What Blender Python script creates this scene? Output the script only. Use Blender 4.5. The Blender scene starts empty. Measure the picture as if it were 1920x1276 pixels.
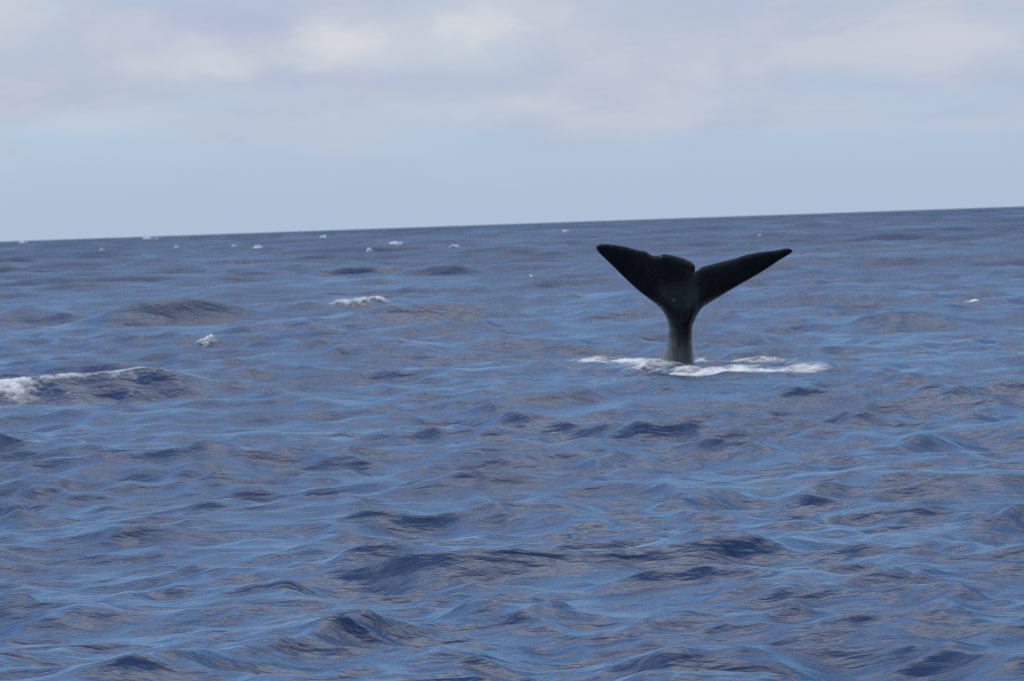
import bpy, math, random
import numpy as np
from mathutils import Vector, Matrix
from mathutils.geometry import delaunay_2d_cdt

rad = math.radians
scene = bpy.context.scene
COL = scene.collection

# ------------------------------------------------------------------ camera
F = 8148.0                      # focal length in pixels of a 1920 px wide frame
CAM_H = 2.7
ROLL = math.atan(66.0 / 1920.0)
PITCH = math.atan(221.5 * math.cos(ROLL) / F)
cam_d = bpy.data.cameras.new('camera')
cam_d.sensor_width = 36.0
cam_d.lens = F / 1920.0 * 36.0
cam_d.clip_start = 0.5
cam_d.clip_end = 60000
cam_d.dof.use_dof = True
cam_d.dof.focus_distance = 34.0
cam_d.dof.aperture_fstop = 8.0
cam = bpy.data.objects.new('camera', cam_d)
COL.objects.link(cam)
_fwd = Vector((0, math.cos(PITCH), -math.sin(PITCH)))
_r0 = Vector((1, 0, 0))
_u0 = _r0.cross(_fwd)
# horizon climbs to the right -> camera rolled clockwise
_right = _r0 * math.cos(ROLL) - _u0 * math.sin(ROLL)
_up = _r0 * math.sin(ROLL) + _u0 * math.cos(ROLL)
_M = Matrix((_right, _up, -_fwd)).transposed().to_4x4()
_M.translation = (0, 0, CAM_H)
cam.matrix_world = _M
scene.camera = cam
scene.cycles.filter_width = 1.1
scene.cycles.use_denoising = False          # leave a little grain, as in the photograph

# ------------------------------------------------------------------ sun, exposure
SUN_EL, SUN_AZ = rad(44), rad(-84)          # azimuth from +Y, negative = left
sun_d = bpy.data.lights.new('sun', 'SUN')
sun_d.energy = 2.0
sun_d.angle = rad(5.0)
sun_d.color = (1.0, 0.95, 0.88)
sun = bpy.data.objects.new('sun', sun_d)
COL.objects.link(sun)
_sd = Vector((math.sin(SUN_AZ) * math.cos(SUN_EL), math.cos(SUN_AZ) * math.cos(SUN_EL), math.sin(SUN_EL)))
sun.rotation_euler = _sd.to_track_quat('Z', 'Y').to_euler()
sun.location = _sd * 200

vs = scene.view_settings
vs.view_transform = 'Standard'
vs.look = 'None'
vs.exposure = 0.8
vs.gamma = 1.0
vs.use_curve_mapping = False


# ------------------------------------------------------------------ node helper
class NT:
    def __init__(self, tree):
        self.t = tree
        tree.nodes.clear()

    def n(self, kind, **kw):
        nd = self.t.nodes.new(kind)
        for k, v in kw.items():
            setattr(nd, k, v)
        return nd

    def set(self, sock, v):
        if v is None:
            return
        if isinstance(v, bpy.types.NodeSocket):
            self.t.links.new(v, sock)
        else:
            if isinstance(v, tuple) and len(v) == 3 and sock.type == 'RGBA':
                v = v + (1.0,)
            sock.default_value = v

    def m(self, op, a, b=None, c=None, clamp=False):
        nd = self.n('ShaderNodeMath', operation=op, use_clamp=clamp)
        for i, v in enumerate((a, b, c)):
            self.set(nd.inputs[i], v)
        return nd.outputs[0]

    def mix(self, fac, a, b):
        nd = self.n('ShaderNodeMix', data_type='RGBA')
        self.set(nd.inputs[0], fac)
        self.set(nd.inputs[6], a)
        self.set(nd.inputs[7], b)
        return nd.outputs[2]

    def smooth(self, v, lo, hi, a=0.0, b=1.0):
        nd = self.n('ShaderNodeMapRange', interpolation_type='SMOOTHSTEP')
        for i, q in enumerate((v, lo, hi, a, b)):
            self.set(nd.inputs[i], q)
        return nd.outputs[0]

    def xyz(self, x, y, z):
        nd = self.n('ShaderNodeCombineXYZ')
        for i, q in enumerate((x, y, z)):
            self.set(nd.inputs[i], q)
        return nd.outputs[0]

    def noise(self, vec, scale, detail=4.0, rough=0.5, dist=0.0):
        nd = self.n('ShaderNodeTexNoise')
        self.set(nd.inputs['Vector'], vec)
        nd.inputs['Scale'].default_value = scale
        nd.inputs['Detail'].default_value = detail
        nd.inputs['Roughness'].default_value = rough
        nd.inputs['Distortion'].default_value = dist
        return nd.outputs['Fac']


# ------------------------------------------------------------------ world: Nishita sky with broken cloud
world = bpy.data.worlds.new('World')
scene.world = world
world.use_nodes = True
w = NT(world.node_tree)
out = w.n('ShaderNodeOutputWorld')
bg = w.n('ShaderNodeBackground')
bg.inputs['Strength'].default_value = 0.12
w.t.links.new(bg.outputs[0], out.inputs[0])
sky = w.n('ShaderNodeTexSky', sky_type='NISHITA')
sky.sun_disc = False
sky.sun_elevation = SUN_EL
sky.sun_rotation = SUN_AZ
sky.air_density = 1.0
sky.dust_density = 0.0
sky.ozone_density = 2.0
tc = w.n('ShaderNodeTexCoord')
sep = w.n('ShaderNodeSeparateXYZ')
w.t.links.new(tc.outputs['Generated'], sep.inputs[0])
X, Y, Z = sep.outputs
tint = w.n('ShaderNodeMix', data_type='RGBA', blend_type='MULTIPLY')
tint.inputs[0].default_value = 1.0
w.t.links.new(sky.outputs[0], tint.inputs[6])
tint.inputs[7].default_value = (0.67, 0.845, 1.0, 1.0)      # clear washed maritime air
SKY = tint.outputs[2]
az = w.m('MULTIPLY', w.m('ARCTAN2', X, Y), 180 / math.pi)
el = w.m('MULTIPLY', w.m('ARCSINE', Z), 180 / math.pi)
# low haze: pale blue air along the whole horizon
S = 1.0 / 0.12 / 2 ** 0.8                   # colours below as they should look, undone for strength and exposure
def C(r, g, b):
    return (r * S, g * S, b * S)
hazef = w.smooth(el, 0.0, 9.0, 0.95, 0.0)
low = w.mix(w.smooth(el, 0.2, 2.6), C(0.382, 0.488, 0.660), C(0.408, 0.503, 0.668))
base = w.mix(hazef, SKY, low)
# cloud bank low over the horizon, all round
v1 = w.xyz(w.m('MULTIPLY', az, 0.42), w.m('MULTIPLY', el, 1.15), 3.7)
n1 = w.noise(v1, 1.0, 6.0, 0.60, 0.35)
v2 = w.xyz(w.m('MULTIPLY', az, 0.30), w.m('MULTIPLY', el, 1.9), 9.1)
n2 = w.noise(v2, 1.0, 3.0, 0.5, 0.2)
warp_a = w.m('ADD', az, w.m('MULTIPLY', w.m('SUBTRACT', w.noise(w.xyz(az, w.m('MULTIPLY', el, 2.0), 1.3), 1.6, 4.0, 0.6), 0.5), 1.3))
warp_e = w.m('ADD', el, w.m('MULTIPLY', w.m('SUBTRACT', w.noise(w.xyz(az, w.m('MULTIPLY', el, 2.0), 7.9), 1.6, 4.0, 0.6), 0.5), 0.5))


def blob(px, py, sx, sy, amp):
    a0 = (px - 960) / 142.2
    e0 = (452 - 66 * px / 1920.0 - py) / 142.2
    dx = w.m('DIVIDE', w.m('SUBTRACT', warp_a, a0), sx / 142.2)
    dy = w.m('DIVIDE', w.m('SUBTRACT', warp_e, e0), sy / 142.2)
    g = w.m('EXPONENT', w.m('MULTIPLY', w.m('ADD', w.m('MULTIPLY', dx, dx), w.m('MULTIPLY', dy, dy)), -1.0))
    return w.m('MULTIPLY', g, amp)


def total(lst):
    s = blob(*lst[0])
    for q in lst[1:]:
        s = w.m('ADD', s, blob(*q))
    return s


puffs = total([(915, 50, 75, 50, 0.55), (655, 88, 85, 50, 0.60), (790, 85, 200, 55, 0.36), (390, 130, 100, 36, 0.46),
               (15, 35, 120, 60, 0.40), (1820, 75, 170, 50, 0.32), (1330, 110, 150, 45, 0.16), (950, 205, 190, 24, 0.22),
               (540, 190, 160, 26, 0.12), (190, 235, 160, 16, 0.10), (1570, 208, 70, 7, 0.10), (1130, 60, 90, 60, 0.14)])
shade = total([(480, 45, 150, 42, 0.75), (640, 158, 210, 16, 0.65), (1330, 15, 170, 40, 0.30), (1700, 158, 250, 14, 0.22),
               (260, 30, 110, 30, 0.14), (1100, 140, 120, 26, 0.14)])
bankf = w.smooth(w.m('ADD', el, w.m('MULTIPLY', w.m('SUBTRACT', n2, 0.5), 2.2)), 0.45, 2.0)
bankf = w.m('MULTIPLY', bankf, w.smooth(n1, 0.18, 0.55, 0.45, 0.92))
bank_col = w.mix(w.smooth(n1, 0.33, 0.68), C(0.43, 0.49, 0.625), C(0.55, 0.58, 0.675))
lowsky = w.mix(bankf, base, bank_col)
lowsky = w.mix(w.m('MINIMUM', shade, 0.8), lowsky, C(0.43, 0.485, 0.66))
lowsky = w.mix(w.m('MINIMUM', puffs, 0.85), lowsky, C(0.70, 0.71, 0.74))
# broken cloud deck higher up: the same cloud seen from below
inv = w.m('DIVIDE', 1.0, w.m('MAXIMUM', w.m('ADD', Z, 0.10), 0.05))
pv = w.xyz(w.m('MULTIPLY', X, inv), w.m('MULTIPLY', Y, inv), 0.0)
nc = w.noise(pv, 1.05, 6.0, 0.55, 0.3)
nd_ = w.noise(pv, 3.1, 4.0, 0.55, 0.0)
cov = w.smooth(w.m('ADD', nc, w.smooth(el, 14.0, 43.0, -0.10, 0.05)), 0.45, 0.58)
deck_col = w.mix(w.smooth(nd_, 0.35, 0.7), C(0.88, 0.87, 0.88), C(2.75, 2.72, 2.66))
deck_base = w.mix(nd_, C(0.55, 0.55, 0.60), C(1.3, 1.28, 1.32))   # cloud bases overhead are greyer than the lit sides
deck_col = w.mix(w.smooth(el, 44.0, 74.0), deck_col, deck_base)
high = w.mix(cov, SKY, deck_col)
final = w.mix(w.smooth(el, 3.3, 8.5), lowsky, high)
w.t.links.new(final, bg.inputs['Color'])


# ------------------------------------------------------------------ helpers: pixels of the photograph -> places
def ray(px, py):
    d = _fwd * F + _right * (px - 960) + _up * (638 - py)
    return d / d.y


def ground(px, py, z=0.0):
    d = ray(px, py)
    t = (z - CAM_H) / d.z
    return np.array((d.x * t, d.y * t, z))


def at_depth(px, py, D):
    d = ray(px, py)
    return np.array((d.x * D, D, CAM_H + d.z * D))


# ------------------------------------------------------------------ numpy value noise
_rng = np.random.RandomState(11)
_PERM = _rng.rand(256, 256).astype(np.float32)


def vnoise(x, y):
    xi = np.floor(x).astype(np.int64)
    yi = np.floor(y).astype(np.int64)
    fx = x - xi
    fy = y - yi
    fx = fx * fx * (3 - 2 * fx)
    fy = fy * fy * (3 - 2 * fy)
    g = lambda a, b: _PERM[a & 255, b & 255]
    return ((g(xi, yi) * (1 - fx) + g(xi + 1, yi) * fx) * (1 - fy)
            + (g(xi, yi + 1) * (1 - fx) + g(xi + 1, yi + 1) * fx) * fy)


def fbm(x, y, octs=4, gain=0.5):
    s = 0.0
    a = 1.0
    tot = 0.0
    for i in range(octs):
        s = s + a * vnoise(x * 2 ** i + 17.3 * i, y * 2 ** i - 9.1 * i)
        tot += a
        a *= gain
    return s / tot


# ------------------------------------------------------------------ the sea surface
rs = np.random.RandomState(29)
WAVES = []                                   # kx, ky, amplitude, phase, chop
NW = 150
lam = np.exp(np.linspace(math.log(24.0), math.log(0.20), NW))
for i, L in enumerate(lam):
    L = L * (1 + 0.06 * (rs.rand() - 0.5))
    k = 2 * math.pi / L
    spread = rad(15 + 30 * min(1.0, math.sqrt(1.5 / L)))
    th = rad(-104) + rs.randn() * spread     # running towards the camera and a little to the left
    # rms slope carried by each component
    if L > 9:
        s = 0.0105 * (9.0 / L) ** 1.1
    elif L > 2:
        s = 0.0158
    elif L > 1:
        s = 0.0250
    else:
        s = 0.0310
    a = s * math.sqrt(2) / k
    WAVES.append((k * math.cos(th), k * math.sin(th), a, rs.rand() * 2 * math.pi, 0.85 if L > 4 else 1.0))

for i in range(22):                          # long swell, only drawn where the sheet gets too coarse for the chop
    L = math.exp(rs.uniform(math.log(18), math.log(70)))
    k = 2 * math.pi / L
    th = rad(-100) + rs.randn() * rad(30)
    WAVES.append((k * math.cos(th), k * math.sin(th), 0.018 * math.sqrt(2) / k, rs.rand() * 6.28, -1.0))

# single crests that stand out: crest pixel, half length px, height, width m, slant (m of depth per m across)
CRESTS = []


def crest(px, py, half_px, A, width, slant=0.0, sharp=2.2):
    p = ground(px, py, A * 0.9)
    CRESTS.append((p[0], p[1], half_px * p[1] / F, A, width, slant, sharp))


crest(1070, 1038, 490, 0.155, 0.75, 0.10, 5.0)
crest(1390, 1016, 190, 0.14, 0.65, 0.0, 3.5)
crest(690, 1054, 110, 0.12, 0.7, -0.2)
crest(150, 704, 300, 0.42, 1.5, -0.03, 3.2)
crest(320, 566, 165, 0.75, 3.0, 0.1, 2.6)
crest(800, 573, 160, 0.48, 2.4, -0.1, 2.6)
crest(715, 565, 80, 0.30, 2.4, 0.0)
crest(392, 640, 60, 0.18, 1.2, 0.2)
crest(1330, 1200, 170, 0.12, 0.55, -0.1, 3.0)
crest(480, 1195, 420, 0.13, 0.9, 1.2)
crest(1740, 805, 70, 0.20, 1.0, 0.0)
crest(880, 893, 180, 0.15, 1.1, -0.3)
crest(1700, 590, 160, 0.34, 2.4, -0.5)
crest(1040, 735, 120, 0.22, 1.3, -0.2)
crest(1890, 960, 110, 0.16, 0.8, 0.5)

NAMED = len(CRESTS)
# many small steep wavelets riding on the larger waves
rc = random.Random(5)
for i in range(950):
    px = rc.uniform(-600, 2500)
    py = 470 + 830 * rc.random() ** 0.9 + (452 - 66 * px / 1920 - 419)
    p = ground(px, py, 0.05)
    if not 18 < p[1] < 260:
        continue
    wd = max(rc.uniform(0.08, 0.28), 2.2 * 0.0020 * p[1])
    CRESTS.append((p[0], p[1], wd * rc.uniform(1.8, 5.0), wd * rc.uniform(0.04, 0.13), wd, rc.gauss(0, 0.35), 2.0))

WH = ground(1270, 688)                       # where the whale stands in the water
D_WH = WH[1]


def displace(x, y, dx, dy):
    """x, y rest positions, dx, dy mesh spacing there -> displaced x, y, z."""
    x = x.astype(np.float32)
    y = y.astype(np.float32)
    sx = x.copy()
    sy = y.copy()
    z = np.zeros_like(x)
    lost = np.zeros_like(x)
    rr = np.exp(-(((x - WH[0]) / 4.0) ** 2 + ((y - WH[1] + 3.0) / 10.0) ** 2)).astype(np.float32)
    # random waves flattened around the crests placed from image pixels
    crest_damp = np.zeros_like(x)
    for (cx, cy, hl, A, wd, sl, pw_) in CRESTS[:NAMED]:
        e = np.exp(-((x - cx) / (1.25 * hl)) ** 4 - (((y - cy) - sl * (x - cx) + 0.8 * wd) / (3.2 * wd)) ** 2)
        crest_damp = np.maximum(crest_damp, e.astype(np.float32))
    # groups: amplitude wanders from place to place
    grp = (0.60 + 0.85 * fbm(x / 9.0 + 4.2, y / 15.0 + 8.8, 2)).astype(np.float32)
    grp2 = (0.35 + 1.30 * fbm(x / 2.7 + 40.2, y / 5.0 + 3.8, 2)).astype(np.float32)
    for (kx, ky, a, ph, chop) in WAVES:
        step = abs(kx) * dx + abs(ky) * dy
        fade = np.clip((2.3 - step) / 0.9, 0, 1)
        if chop > 0:
            lost += ((1 - fade * fade) * (a * a * (kx * kx + ky * ky) / 2)).astype(np.float32)
        rows = np.nonzero(fade.max(axis=1) > 0)[0]
        if len(rows) == 0:
            continue
        r0, r1 = rows[0], rows[-1] + 1
        p = kx * x[r0:r1] + ky * y[r0:r1] + ph
        k = math.hypot(kx, ky)
        if chop < 0:
            far = np.clip((y[r0:r1] - 500 * min(1, 0.5 / k * 1.4 + 0.4)) / 900, 0, 1)
            z[r0:r1] += a * fade[r0:r1] * far * np.cos(p)
            continue
        am = a * fade[r0:r1].astype(np.float32)
        if 0.45 < k < 2.2:                    # wave amplitude scaled up with distance from the camera
            am = am * (1 + 0.8 * np.clip((y[r0:r1] - 130) / 250, 0, 1))
        if k > 1.2:
            am = am * (1 - 0.35 * rr[r0:r1]) * (1 - (0.25 if k > 3 else 0.55) * crest_damp[r0:r1]) * (grp2[r0:r1] if k > 3.0 else grp[r0:r1])
        else:
            am = am * (1 - 0.75 * rr[r0:r1]) * (1 - 0.75 * crest_damp[r0:r1]) * grp[r0:r1]
        z[r0:r1] += am * np.cos(p)
        sn = am * np.sin(p) * (chop / k)
        sx[r0:r1] -= kx * sn
        sy[r0:r1] -= ky * sn
    for (cx, cy, hl, A, wd, sl, pw_) in CRESTS:
        reach = 5.0 * wd + 2.6 * abs(sl) * hl
        idx = np.nonzero((np.abs(x - cx) < 2.6 * hl) & (np.abs(y - cy) < reach))
        if len(idx[0]) == 0:
            continue
        xx, yy = x[idx], y[idx]
        u = (xx - cx) / hl
        t = (yy - cy) - sl * (xx - cx) - 0.25 * wd * np.sin(u * 2.1)
        wl = np.where(t < 0, wd * 0.58, wd * 1.35)
        qq = t / wl
        env = np.exp(-np.abs(u) ** pw_) * (0.8 + 0.4 * vnoise(xx / (0.45 * hl) + cx, yy * 0 + cy))
        prof = np.exp(-np.sqrt(qq * qq + 0.03) * 1.6) * 1.3 - 0.35 * np.exp(-((qq + 1.6) ** 2)) - 0.12 * np.exp(-((qq - 1.8) ** 2))
        z[idx] += (A * env * prof).astype(np.float32)
    global LOST
    LOST = lost
    return sx, sy, z


def mesh_np(name, verts, faces, smooth=True):
    me = bpy.data.meshes.new(name)
    nv, nf, k = len(verts), len(faces), faces.shape[1]
    me.vertices.add(nv)
    me.vertices.foreach_set('co', np.ascontiguousarray(verts, dtype=np.float32).ravel())
    me.loops.add(nf * k)
    me.loops.foreach_set('vertex_index', faces.astype(np.int32).ravel())
    me.polygons.add(nf)
    me.polygons.foreach_set('loop_start', np.arange(0, nf * k, k, dtype=np.int32))
    me.polygons.foreach_set('use_smooth', np.full(nf, smooth))
    me.update(calc_edges=True)
    me.validate()
    return me


def add(name, me, mat, label=None, cat=None, group=None, kind=None):
    o = bpy.data.objects.new(name, me)
    me.materials.append(mat)
    COL.objects.link(o)
    if label:
        o['label'] = label
    if cat:
        o['category'] = cat
    if group:
        o['group'] = group
    if kind:
        o['kind'] = kind
    return o


# ------------------------------------------------------------------ materials
def new_mat(name):
    m = bpy.data.materials.new(name)
    m.use_nodes = True
    return m, NT(m.node_tree)


def ripples(q, co, s=1.0):
    """small wind ripples too fine for the mesh, drawn out along the crests"""
    def mp(sx, sy, rot):
        nd = q.n('ShaderNodeMapping')
        q.set(nd.inputs['Vector'], co)
        nd.inputs['Scale'].default_value = (sx, sy, 1)
        nd.inputs['Rotation'].default_value = (0, 0, rad(rot))
        return nd.outputs[0]
    h = None
    for sx, sy, rot, sc, det, hgt in ((0.55, 1.0, 14, 1.5, 3.0, 0.095), (0.5, 1.0, -22, 4.0, 3.0, 0.031), (0.6, 1.0, 8, 12.0, 2.0, 0.0095), (0.8, 1.0, 30, 30.0, 2.0, 0.0022)):
        v = q.m('MULTIPLY', q.noise(mp(sx, sy, rot), sc, det, 0.55, 0.4), hgt * s)
        h = v if h is None else q.m('ADD', h, v)
    b = q.n('ShaderNodeBump')
    b.inputs['Strength'].default_value = 1.0
    b.inputs['Distance'].default_value = 1.0
    q.set(b.inputs['Height'], h)
    return b.outputs[0]


m_sea, q = new_mat('sea_water')
o_ = q.n('ShaderNodeOutputMaterial')
geo = q.n('ShaderNodeNewGeometry')
p = q.n('ShaderNodeBsdfPrincipled')
p.inputs['IOR'].default_value = 1.34
p.inputs['Roughness'].default_value = 0.06
q.set(p.inputs['Base Color'], (0.009, 0.025, 0.069))
q.set(p.inputs['Normal'], ripples(q, geo.outputs['Position']))
ra = q.n('ShaderNodeAttribute', attribute_name='rough')
q.set(p.inputs['Roughness'], ra.outputs['Fac'])
q.t.links.new(p.outputs[0], o_.inputs[0])

m_foam, q = new_mat('sea_foam')
o_ = q.n('ShaderNodeOutputMaterial')
geo = q.n('ShaderNodeNewGeometry')
co = geo.outputs['Position']
att = q.n('ShaderNodeAttribute', attribute_name='dens')
n = q.noise(co, 5.0, 7.0, 0.68, 0.6)
fac = q.smooth(q.m('ADD', att.outputs['Fac'], q.m('MULTIPLY', q.m('SUBTRACT', n, 0.5), 2.0)), 0.0, 1.05)
pf = q.n('ShaderNodeBsdfPrincipled')
q.set(pf.inputs['Base Color'], q.mix(q.noise(co, 12.0, 4.0, 0.6), (0.29, 0.32, 0.37), (0.49, 0.50, 0.53)))
pf.inputs['Roughness'].default_value = 0.7
bf = q.n('ShaderNodeBump')
bf.inputs['Strength'].default_value = 0.45
bf.inputs['Distance'].default_value = 0.06
q.set(bf.inputs['Height'], q.noise(co, 11.0, 5.0, 0.6))
q.t.links.new(bf.outputs[0], pf.inputs['Normal'])
pw = q.n('ShaderNodeBsdfTransparent')            # holes between the bubbles show the water below
mx = q.n('ShaderNodeMixShader')
q.set(mx.inputs[0], fac)
q.t.links.new(pw.outputs[0], mx.inputs[1])
q.t.links.new(pf.outputs[0], mx.inputs[2])
q.t.links.new(mx.outputs[0], o_.inputs[0])

m_skin, q = new_mat('wet_whale_skin')
o_ = q.n('ShaderNodeOutputMaterial')
tcn = q.n('ShaderNodeTexCoord')
co = tcn.outputs['Object']
p = q.n('ShaderNodeBsdfPrincipled')
p.inputs['Roughness'].default_value = 0.38
p.inputs['IOR'].default_value = 1.36
p.inputs['Specular IOR Level'].default_value = 0.40
mott = q.smooth(q.noise(co, 5.0, 6.0, 0.6, 0.6), 0.40, 0.72)
skin = q.mix(mott, (0.003, 0.0035, 0.0035), (0.0075, 0.0082, 0.0082))
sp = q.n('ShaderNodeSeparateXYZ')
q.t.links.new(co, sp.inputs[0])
# light sheen on the lower tail stock, painted into the colour as mottled grey
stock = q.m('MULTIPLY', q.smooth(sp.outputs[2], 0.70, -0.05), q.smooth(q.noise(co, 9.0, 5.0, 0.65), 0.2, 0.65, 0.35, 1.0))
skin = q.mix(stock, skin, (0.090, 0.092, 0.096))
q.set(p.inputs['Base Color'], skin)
bp = q.n('ShaderNodeBump')
bp.inputs['Strength'].default_value = 0.35
bp.inputs['Distance'].default_value = 0.02
mpn = q.n('ShaderNodeMapping')
q.set(mpn.inputs['Vector'], co)
mpn.inputs['Scale'].default_value = (1.0, 1.0, 0.35)
q.set(bp.inputs['Height'], q.noise(mpn.outputs[0], 14.0, 4.0, 0.55))
q.t.links.new(bp.outputs[0], p.inputs['Normal'])
q.t.links.new(p.outputs[0], o_.inputs[0])

m_scar, q = new_mat('pale_scar')
o_ = q.n('ShaderNodeOutputMaterial')
p = q.n('ShaderNodeBsdfPrincipled')
q.set(p.inputs['Base Color'], (0.05, 0.055, 0.055))
p.inputs['Roughness'].default_value = 0.5
q.t.links.new(p.outputs[0], o_.inputs[0])

# ------------------------------------------------------------------ sea sheet: fine near, coarser with distance, out past the horizon
ang = [0.0]
a = 0.0
while a < 12.0:
    a += 0.064
    ang.append(a)
while a < 26.0:
    a += 0.22
    ang.append(a)
while a < 176.0:
    a += max(0.3, (a - 24) * 0.16)
    ang.append(min(a, 180.0))
if ang[-1] >= 180.0:
    ang.pop()
ang = np.array(ang)
ang = np.radians(np.concatenate([-ang[:0:-1], ang, [180.0]]))
rr_ = [2.0]
while rr_[-1] < 17:
    rr_.append(rr_[-1] * 1.03)
while rr_[-1] < 900:
    rr_.append(rr_[-1] * 1.0020)
while rr_[-1] < 6300:
    rr_.append(rr_[-1] * 1.0045)
rad_ = np.array(rr_)
dA = np.gradient(ang)
dR = np.gradient(rad_)
R2, A2 = np.meshgrid(rad_, ang, indexing='ij')
gx = R2 * np.sin(A2)
gy = R2 * np.cos(A2)
lat = R2 * dA[None, :]
fwd = np.broadcast_to(dR[:, None], R2.shape)
ca, sa = np.abs(np.cos(A2)), np.abs(np.sin(A2))
sdx = (lat * ca + fwd * sa).astype(np.float32)
sdy = (lat * sa + fwd * ca).astype(np.float32)
sx, sy, sz = displace(gx, gy, sdx, sdy)
ROUGH = (2 * (0.0014 + np.interp(R2, [60, 150, 600, 2000], [0.05, 0.08, 0.26, 0.75]) * LOST)) ** 0.25
_m = np.clip((R2 - 120) / 300, 0, 1)
ROUGH = ROUGH * (1 + 0.8 * ((fbm(gx / 3.5 + 71, gy / 11.0, 3, 0.6) - 0.5) * (1 - 0.6 * _m) + (fbm(gx / 9.0 + 5, gy / 60.0 + 33, 3, 0.6) - 0.5) * _m))     # cat's paws; slopes too small for the sheet act as roughness
nr, na = R2.shape
verts = np.stack([sx, sy, sz], -1).reshape(-1, 3)
verts = np.concatenate([verts, [[0, 0, 0]]])
i0 = np.arange(nr - 1)[:, None] * na
j = np.arange(na)[None, :]
jn = (j + 1) % na
faces = np.stack([i0 + j, i0 + na + j, i0 + na + jn, i0 + jn], -1).reshape(-1, 4)
sea_me = mesh_np('sea', verts[:-1], faces[:, ::-1])
_at = sea_me.attributes.new('rough', 'FLOAT', 'POINT')
_at.data.foreach_set('value', ROUGH.ravel().astype(np.float32))
# the small disc under the camera
nrm = sea_me.polygons[0].normal
if nrm.z < 0:
    sea_me.flip_normals()
sea = add('water', sea_me, m_sea, 'choppy dark blue open sea reaching to the tilted horizon', None, None, 'structure')
print('sea quads', len(faces))


def local_spacing(x, y):
    D = np.hypot(x, y)
    dr = np.where(D < 900, 0.0020, 0.0045) * D
    dl = rad(0.064) * D
    return dl.astype(np.float32), dr.astype(np.float32)


# ------------------------------------------------------------------ whale
def px_local(px, py):
    p3 = at_depth(px, py, D_WH)
    return np.array((p3[0] - WH[0], p3[2] - WH[2]))


Z1 = lambda X, Y: px_local(1060 + X / 3.6923, 430 + Y / 3.6923)
outl = [(716, 690), (716, 660), (705, 625), (680, 575), (640, 530), (580, 480), (500, 418), (400, 325), (300, 227), (235, 165), (215, 137),
        (211, 120), (219, 106), (245, 102), (300, 103), (400, 118), (500, 143), (550, 152), (568, 163), (590, 177), (612, 182), (645, 180),
        (668, 171), (700, 172), (780, 190), (840, 212), (880, 236), (893, 258), (891, 275), (890, 290), (897, 289), (910, 276), (940, 258), (1040, 232), (1160, 204),
        (1245, 178), (1350, 158), (1450, 147), (1525, 133), (1560, 134), (1577, 143), (1577, 153), (1555, 172), (1490, 210), (1350, 300),
        (1200, 385), (1080, 455), (1000, 502), (950, 535), (915, 582), (892, 630), (880, 665), (876, 700),
        (875, 760), (879, 820), (885, 880), (892, 935), (915, 1040), (960, 1180), (1020, 1400), (1060, 1700), (1060, 2000),
        (480, 2000), (470, 1700), (500, 1400), (560, 1180), (620, 1040), (655, 940), (672, 880), (693, 810), (708, 760)]
P = np.array([Z1(*t) for t in outl])


def closed_resample(P, step):
    Q = []
    nP = len(P)
    for i in range(nP):
        p0, p1, p2, p3 = P[i - 1], P[i], P[(i + 1) % nP], P[(i + 2) % nP]
        L = np.linalg.norm(p2 - p1)
        m = max(1, int(round(L / step)))
        for k in range(m):
            t = k / m
            # centripetal-ish: damped catmull-rom keeps the notches crisp
            c = 0.5 * ((2 * p1) + (-p0 + p2) * t + (2 * p0 - 5 * p1 + 4 * p2 - p3) * t * t + (-p0 + 3 * p1 - 3 * p2 + p3) * t ** 3)
            l = p1 * (1 - t) + p2 * t
            d = c - l
            dm = np.linalg.norm(d)
            if dm > 0.07 * L:
                d *= 0.07 * L / dm
            Q.append(l + d)
    return np.array(Q)


B = closed_resample(P, 0.03)


def inside(pt, poly):
    x, y = pt[:, 0][:, None], pt[:, 1][:, None]
    x0, y0 = poly[:, 0][None], poly[:, 1][None]
    x1, y1 = np.roll(poly[:, 0], -1)[None], np.roll(poly[:, 1], -1)[None]
    c = ((y0 > y) != (y1 > y)) & (x < (x1 - x0) * (y - y0) / (y1 - y0 + 1e-12) + x0)
    return c.sum(1) % 2 == 1


def edge_dist(pt, poly):
    a = poly[None]
    b = np.roll(poly, -1, 0)[None]
    pq = pt[:, None]
    ab = b - a
    t = np.clip(((pq - a) * ab).sum(-1) / ((ab ** 2).sum(-1) + 1e-12), 0, 1)
    return np.linalg.norm(pq - (a + ab * t[..., None]), axis=-1).min(1)


g = 0.033
xs = np.arange(B[:, 0].min(), B[:, 0].max(), g)
zs = np.arange(B[:, 1].min(), B[:, 1].max(), g)
GX, GZ = np.meshgrid(xs, zs)
GX = GX + 0.5 * g * (np.arange(len(zs)) % 2)[:, None]
pts = np.stack([GX.ravel(), GZ.ravel()], -1)
pts = pts[inside(pts, B)]
dd = edge_dist(pts, B)
pts = pts[dd > 0.016]
allp = np.concatenate([B, pts])
nb = len(B)
res = delaunay_2d_cdt([Vector(v) for v in allp], [(i, (i + 1) % nb) for i in range(nb)], [], 1, 1e-6)
cv = np.array([tuple(v) for v in res[0]])
tri = [f for f in res[2] if len(f) == 3]
dd = edge_dist(cv, B)
onb = dd < 1e-4
dd[onb] = 0
cx_notch = Z1(891, 285)[0]
zt = Z1(0, 660)[1]                            # top of the tail stock
zf = Z1(0, 430)[1]
sm = lambda v, a, b: (lambda t: t * t * (3 - 2 * t))(np.clip((v - a) / (b - a), 0, 1))
ws = 1 - sm(cv[:, 1], zt - 0.05, zf + 0.25)   # 1 = tail stock, 0 = fluke
ws = ws * np.exp(-(np.maximum(np.abs(cv[:, 0] - 0.05) - 0.22, 0) / 0.22) ** 2)
deep = sm(-cv[:, 1], -0.2, 2.5)
half = 0.21 + 0.02 * sm(-cv[:, 1], -0.8, 0.0) + 0.6 * deep
span = np.abs(cv[:, 0] - cx_notch) / 1.85
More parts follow.
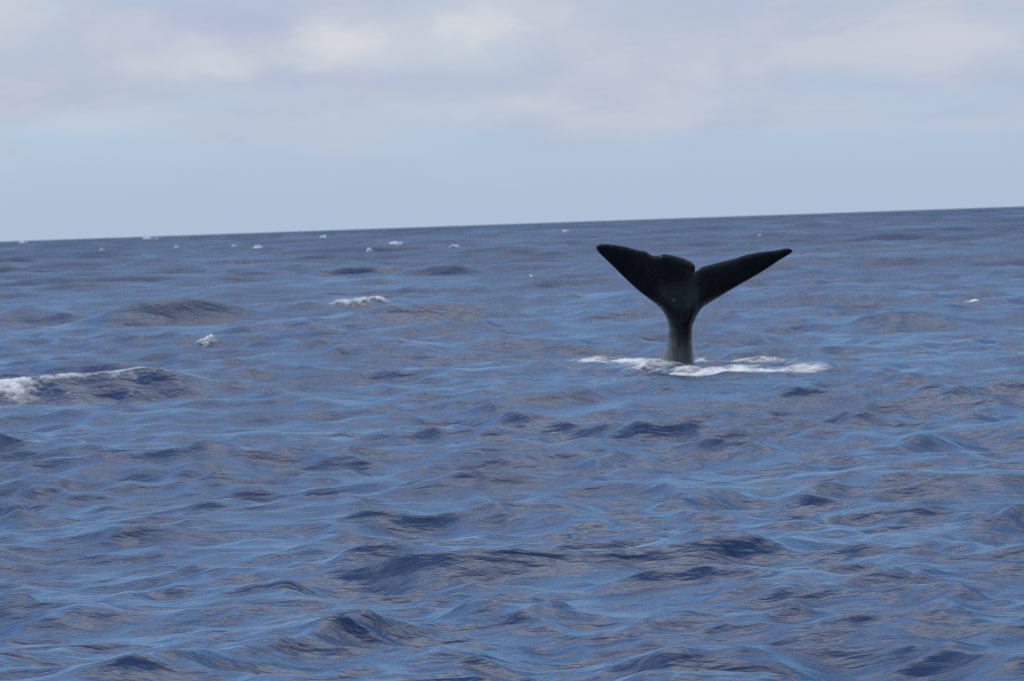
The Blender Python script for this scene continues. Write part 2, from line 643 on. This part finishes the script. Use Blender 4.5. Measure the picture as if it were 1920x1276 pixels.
r_f = 0.30 * (1 - 0.6 * np.clip(span, 0, 1))
T_f = (0.085 * (1 - np.clip(span, 0, 1)) ** 1.3 + 0.018) * np.sqrt(1 - (1 - np.clip(dd / r_f, 0, 1)) ** 2)
T_s = (0.34 + 0.5 * deep) * np.sqrt(1 - (1 - np.clip(dd / half, 0, 1)) ** 2)
xr = cx_notch - 0.06 + 0.0 * cv[:, 1]
ridge = 0.10 * np.exp(-((cv[:, 0] - xr) / 0.085) ** 2) * sm(-cv[:, 1], -Z1(0, 300)[1], -zt) * np.clip(dd / 0.10, 0, 1)
T = T_f * (1 - ws) + T_s * ws + ridge
u = cv[:, 0] - cx_notch
yc = -0.10 * np.maximum(cv[:, 1], 0) - 0.24 * np.maximum(cv[:, 1] - zt + 0.1, 0) + 0.30 * np.maximum(u, 0) - 0.05 * np.minimum(u, 0) + 0.05 * u * u
yc = yc - 0.03 * np.sin(u * 4.2 + 1.0) * np.clip(cv[:, 1] - zt, 0, 1)
front = np.stack([cv[:, 0], yc - T, cv[:, 1]], -1)
back = np.stack([cv[:, 0], yc + T * 0.9, cv[:, 1]], -1)
nv = len(cv)
bmap = np.where(onb, np.arange(nv), np.arange(nv) + nv)
fa = []
for t_ in tri:
    fa.append(tuple(t_))
    fa.append(tuple(int(bmap[k]) for k in reversed(t_)))
vv = np.concatenate([front, back])
used = np.unique(np.array(fa))
remap = -np.ones(len(vv), int)
remap[used] = np.arange(len(used))
whale_me = mesh_np('sperm_whale', vv[used], remap[np.array(fa)])
import bmesh
bm = bmesh.new()
bm.from_mesh(whale_me)
bmesh.ops.recalc_face_normals(bm, faces=bm.faces)
bmesh.ops.smooth_vert(bm, verts=[v for v in bm.verts], factor=0.35, use_axis_x=False, use_axis_y=True, use_axis_z=False)
bm.to_mesh(whale_me)
bm.free()
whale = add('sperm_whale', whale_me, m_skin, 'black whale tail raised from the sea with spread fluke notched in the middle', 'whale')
whale.location = (WH[0], WH[1], WH[2])
# small pale scar at the root of the fluke
sc = Z1(748, 490)
i = np.argmin(np.hypot(front[:, 0] - sc[0], front[:, 2] - sc[1]))
bm = bmesh.new()
bmesh.ops.create_icosphere(bm, subdivisions=2, radius=1.0)
for v in bm.verts:
    v.co = Vector((v.co.x * 0.018, v.co.y * 0.008, v.co.z * 0.035))
me = bpy.data.meshes.new('scar')
bm.to_mesh(me)
bm.free()
scar = bpy.data.objects.new('scar', me)
me.materials.append(m_scar)
COL.objects.link(scar)
scar.parent = whale
scar.location = Vector(front[i]) + Vector((0, -0.004, 0))
scar['label'] = 'small pale scar on the black skin'


# ------------------------------------------------------------------ foam and whitecaps
def foam(name, label, cat, strokes, H, res, lump=3.0, seed=0.0, group=None, drops=0):
    """strokes: (x, y, half length, half width, angle, weight) in metres on the rest surface.
    A lumpy sheet of foam lying on the displaced water; where its thickness runs out it ends."""
    S_ = np.array(strokes, float)
    x0, x1 = (S_[:, 0] - 1.6 * S_[:, 2]).min(), (S_[:, 0] + 1.6 * S_[:, 2]).max()
    ext = 1.7 * np.maximum(S_[:, 3], np.abs(np.sin(S_[:, 4])) * S_[:, 2])
    y0, y1 = (S_[:, 1] - ext).min(), (S_[:, 1] + ext).max()
    nx = max(8, int((x1 - x0) / res[0]))
    ny = max(8, int((y1 - y0) / res[1]))
    gx, gy = np.meshgrid(np.linspace(x0, x1, nx), np.linspace(y0, y1, ny))
    d = np.zeros_like(gx)
    jx = gx + (fbm(gx * lump + seed, gy * lump * 0.6, 3) - 0.5) * 0.5 * S_[:, 2].mean() * 0.5
    jy = gy + (fbm(gx * lump - seed, gy * lump * 0.6 + 31, 3) - 0.5) * 1.2 * S_[:, 3].mean()
    for (cx, cy, hl, hw, an, wt) in strokes:
        c, s = math.cos(an), math.sin(an)
        u = ((jx - cx) * c + (jy - cy) * s) / hl
        v = (-(jx - cx) * s + (jy - cy) * c) / hw
        d = np.maximum(d, wt * np.exp(-(u ** 2) ** 1.3 - v ** 2))
    n = fbm(gx * lump * 1.7 + seed * 3, gy * lump * 0.9 + seed, 5, 0.6)
    d = d - 0.36 * (n - 0.36) * 1.6
    h = H * (np.clip(d, -0.4, 1.0) - 0.16) * (0.55 + 0.9 * fbm(gx * lump * 4, gy * lump * 3 + seed, 3))
    ldx, ldy = local_spacing(gx, gy)
    sx, sy, sz = displace(gx, gy, ldx, ldy)
    keep = d > -0.06
    co = np.stack([sx, sy, sz + np.maximum(h, 0) + 0.012], -1).reshape(-1, 3)
    i = np.arange(ny - 1)[:, None] * nx
    j = np.arange(nx - 1)[None]
    f = np.stack([i + j, i + j + 1, i + nx + j + 1, i + nx + j], -1).reshape(-1, 4)
    f = f[keep.ravel()[f].all(1)]
    if len(f) == 0:
        print('no foam', name, label)
        return None
    us = np.unique(f)
    mp = -np.ones(len(co), int)
    mp[us] = np.arange(len(us))
    me = mesh_np(name, co[us], mp[f])
    at = me.attributes.new('dens', 'FLOAT', 'POINT')
    at.data.foreach_set('value', np.clip(d.ravel()[us] * 1.1, 0, 1.5).astype(np.float32))
    o = add(name, me, m_foam, label, cat, group)
    return o


def st(px, py, hx, depth, an=0.0, wt=1.0, z=0.05):
    p = ground(px, py, z)
    return (p[0], p[1], hx * p[1] / F, depth, an, wt)


foam('foam_patch', 'long white foam patch churned up around the base of the whale tail', 'foam', [
    st(1112, 680, 42, 1.3, 0, 0.95), st(1180, 679, 75, 1.4, 0, 1.05), st(1235, 686, 60, 1.2, 0, 1.1), st(1290, 694, 60, 1.0, 0, 1.1),
    st(1365, 692, 60, 1.1, 0, 1.25), st(1440, 692, 60, 1.0, 0, 1.05), st(1505, 688, 60, 0.8, 0, 0.72), st(1480, 681, 40, 0.8, 0, 0.6),
    st(1320, 676, 30, 1.0, 0, 0.8), st(1420, 675, 60, 1.2, 0, 0.7), st(1215, 676, 40, 1.0, 0, 0.7)],
    0.06, (0.03, 0.06), 2.4, 3.1)



def cf(ci, u, frac, depth, wt, toff=0.0):
    """a stroke of foam lying on placed crest number ci, u in half lengths from its middle"""
    cx, cy, hl, A, wd, sl, sharp = CRESTS[ci]
    return (cx + u * hl, cy + sl * u * hl + 0.25 * wd * math.sin(2.1 * u) + toff, frac * hl, depth, math.atan(sl + 0.5 * wd / hl * math.cos(2.1 * u)), wt)


CAPS = [
    ('broken white foam spilling along the wave crest at the left edge of the photograph',
     [cf(3, -0.46, 0.20, 0.6, 0.95, -0.1), cf(3, -0.25, 0.16, 0.35, 0.75, 0.1), cf(3, -0.05, 0.16, 0.3, 0.8, 0.15), cf(3, 0.15, 0.18, 0.28, 0.95, 0.15), cf(3, 0.36, 0.18, 0.24, 0.9, 0.15)], 0.06, 2.6),
    ('small peaked white splash on its own in the left half of the sea', [cf(7, -0.22, 0.16, 0.25, 0.75), cf(7, -0.08, 0.15, 0.25, 1.0), cf(7, 0.05, 0.12, 0.22, 1.3)], 0.15, 4.0),
    ('slanted white crest breaking on a grey wave left of the whale tail', [cf(6, -0.85, 0.3, 0.6, 0.85, -0.05), cf(6, -0.5, 0.3, 0.55, 0.95, 0.05), cf(6, -0.12, 0.25, 0.5, 1.0, 0.1)], 0.12, 2.6),
    ('thin white crest near the right edge of the photograph', [st(1835, 548, 36, 1.2, 0, 1.0, 0.3), st(1880, 546, 20, 0.8, 0, 0.7, 0.3)], 0.09, 2.6),
]
for lab, s_, H_, lmp in CAPS:
    foam('whitecap', lab, 'whitecap', s_, H_, (0.03, 0.06), lmp, random.Random(lab).random() * 20, 'white crests on the nearer waves')

FAR = [
    (848, 462, 16, 1.2, 'double white crest, right end of the far row of whitecaps'),
    (741, 455, 12, 1.1, 'brightest round whitecap below the horizon, left of the double crest'),
    (690, 468, 8, 0.8, 'small whitecap lowest of the far group left of the whale'),
    (605, 444, 7, 0.9, 'small bright whitecap just below the horizon, left of centre'),
    (490, 464, 13, 0.8, 'wide low whitecap in the pair left of centre'),
    (437, 465, 8, 0.8, 'small whitecap beside a wider one, left of centre'),
    (333, 462, 7, 0.8, 'small whitecap alone below the longest crest on the horizon'),
    (193, 468, 6, 0.8, 'second whitecap from the left below the horizon'),
    (42, 457, 7, 0.8, 'far whitecap nearest the left edge of the photograph'),
    (280, 448, 14, 0.9, 'longest white crest right on the horizon at left'),
    (486, 443, 9, 0.7, 'faint whitecap on the horizon above the wide low one'),
    (720, 435, 6, 0.7, 'tiny whitecap touching the horizon above the brightest one'),
    (1058, 434, 9, 0.8, 'slanting pale whitecap near the horizon left of the fluke tip'),
    (996, 507, 5, 0.35, 'small white fleck alone in the water left of the fluke'),
    (1422, 441, 5, 0.5, 'faint whitecap above the right side of the fluke'),
]
for px, py, hx, H_, lab in FAR:
    yh = 452 - 66 * px / 1920.0
    D = 2.35 * F / (py - yh + 3.5)
    d = ray(px, py)
    hl = 1.3 * hx * D / F
    _c = np.array([[d.x * D]]), np.array([[float(D)]])
    _z0 = float(displace(_c[0], _c[1], *local_spacing(*_c))[2][0, 0])
    tall = min(max(0.55 * H_ * 11 * D / F, 1.5 * (CAM_H + d.z * D - _z0)), hl * 1.3)     # raised to its image pixel's line of sight, clear of troughs in front
    foam('whitecap', lab, 'whitecap', [(d.x * D + rc.uniform(-0.3, 0.3) * hl, D, hl * 0.7, max(hl * 0.6, 0.4), 0.0, 1.2)]
         + [(d.x * D + rc.uniform(-0.9, 0.9) * hl, D, hl * rc.uniform(0.25, 0.45), max(hl * 0.5, 0.4), 0.0, rc.uniform(0.7, 1.1)) for _ in range(2)], tall, (hl / 20, hl / 12), 3.2 / hl,
         random.Random(px).random() * 20, 'distant whitecaps below the horizon')
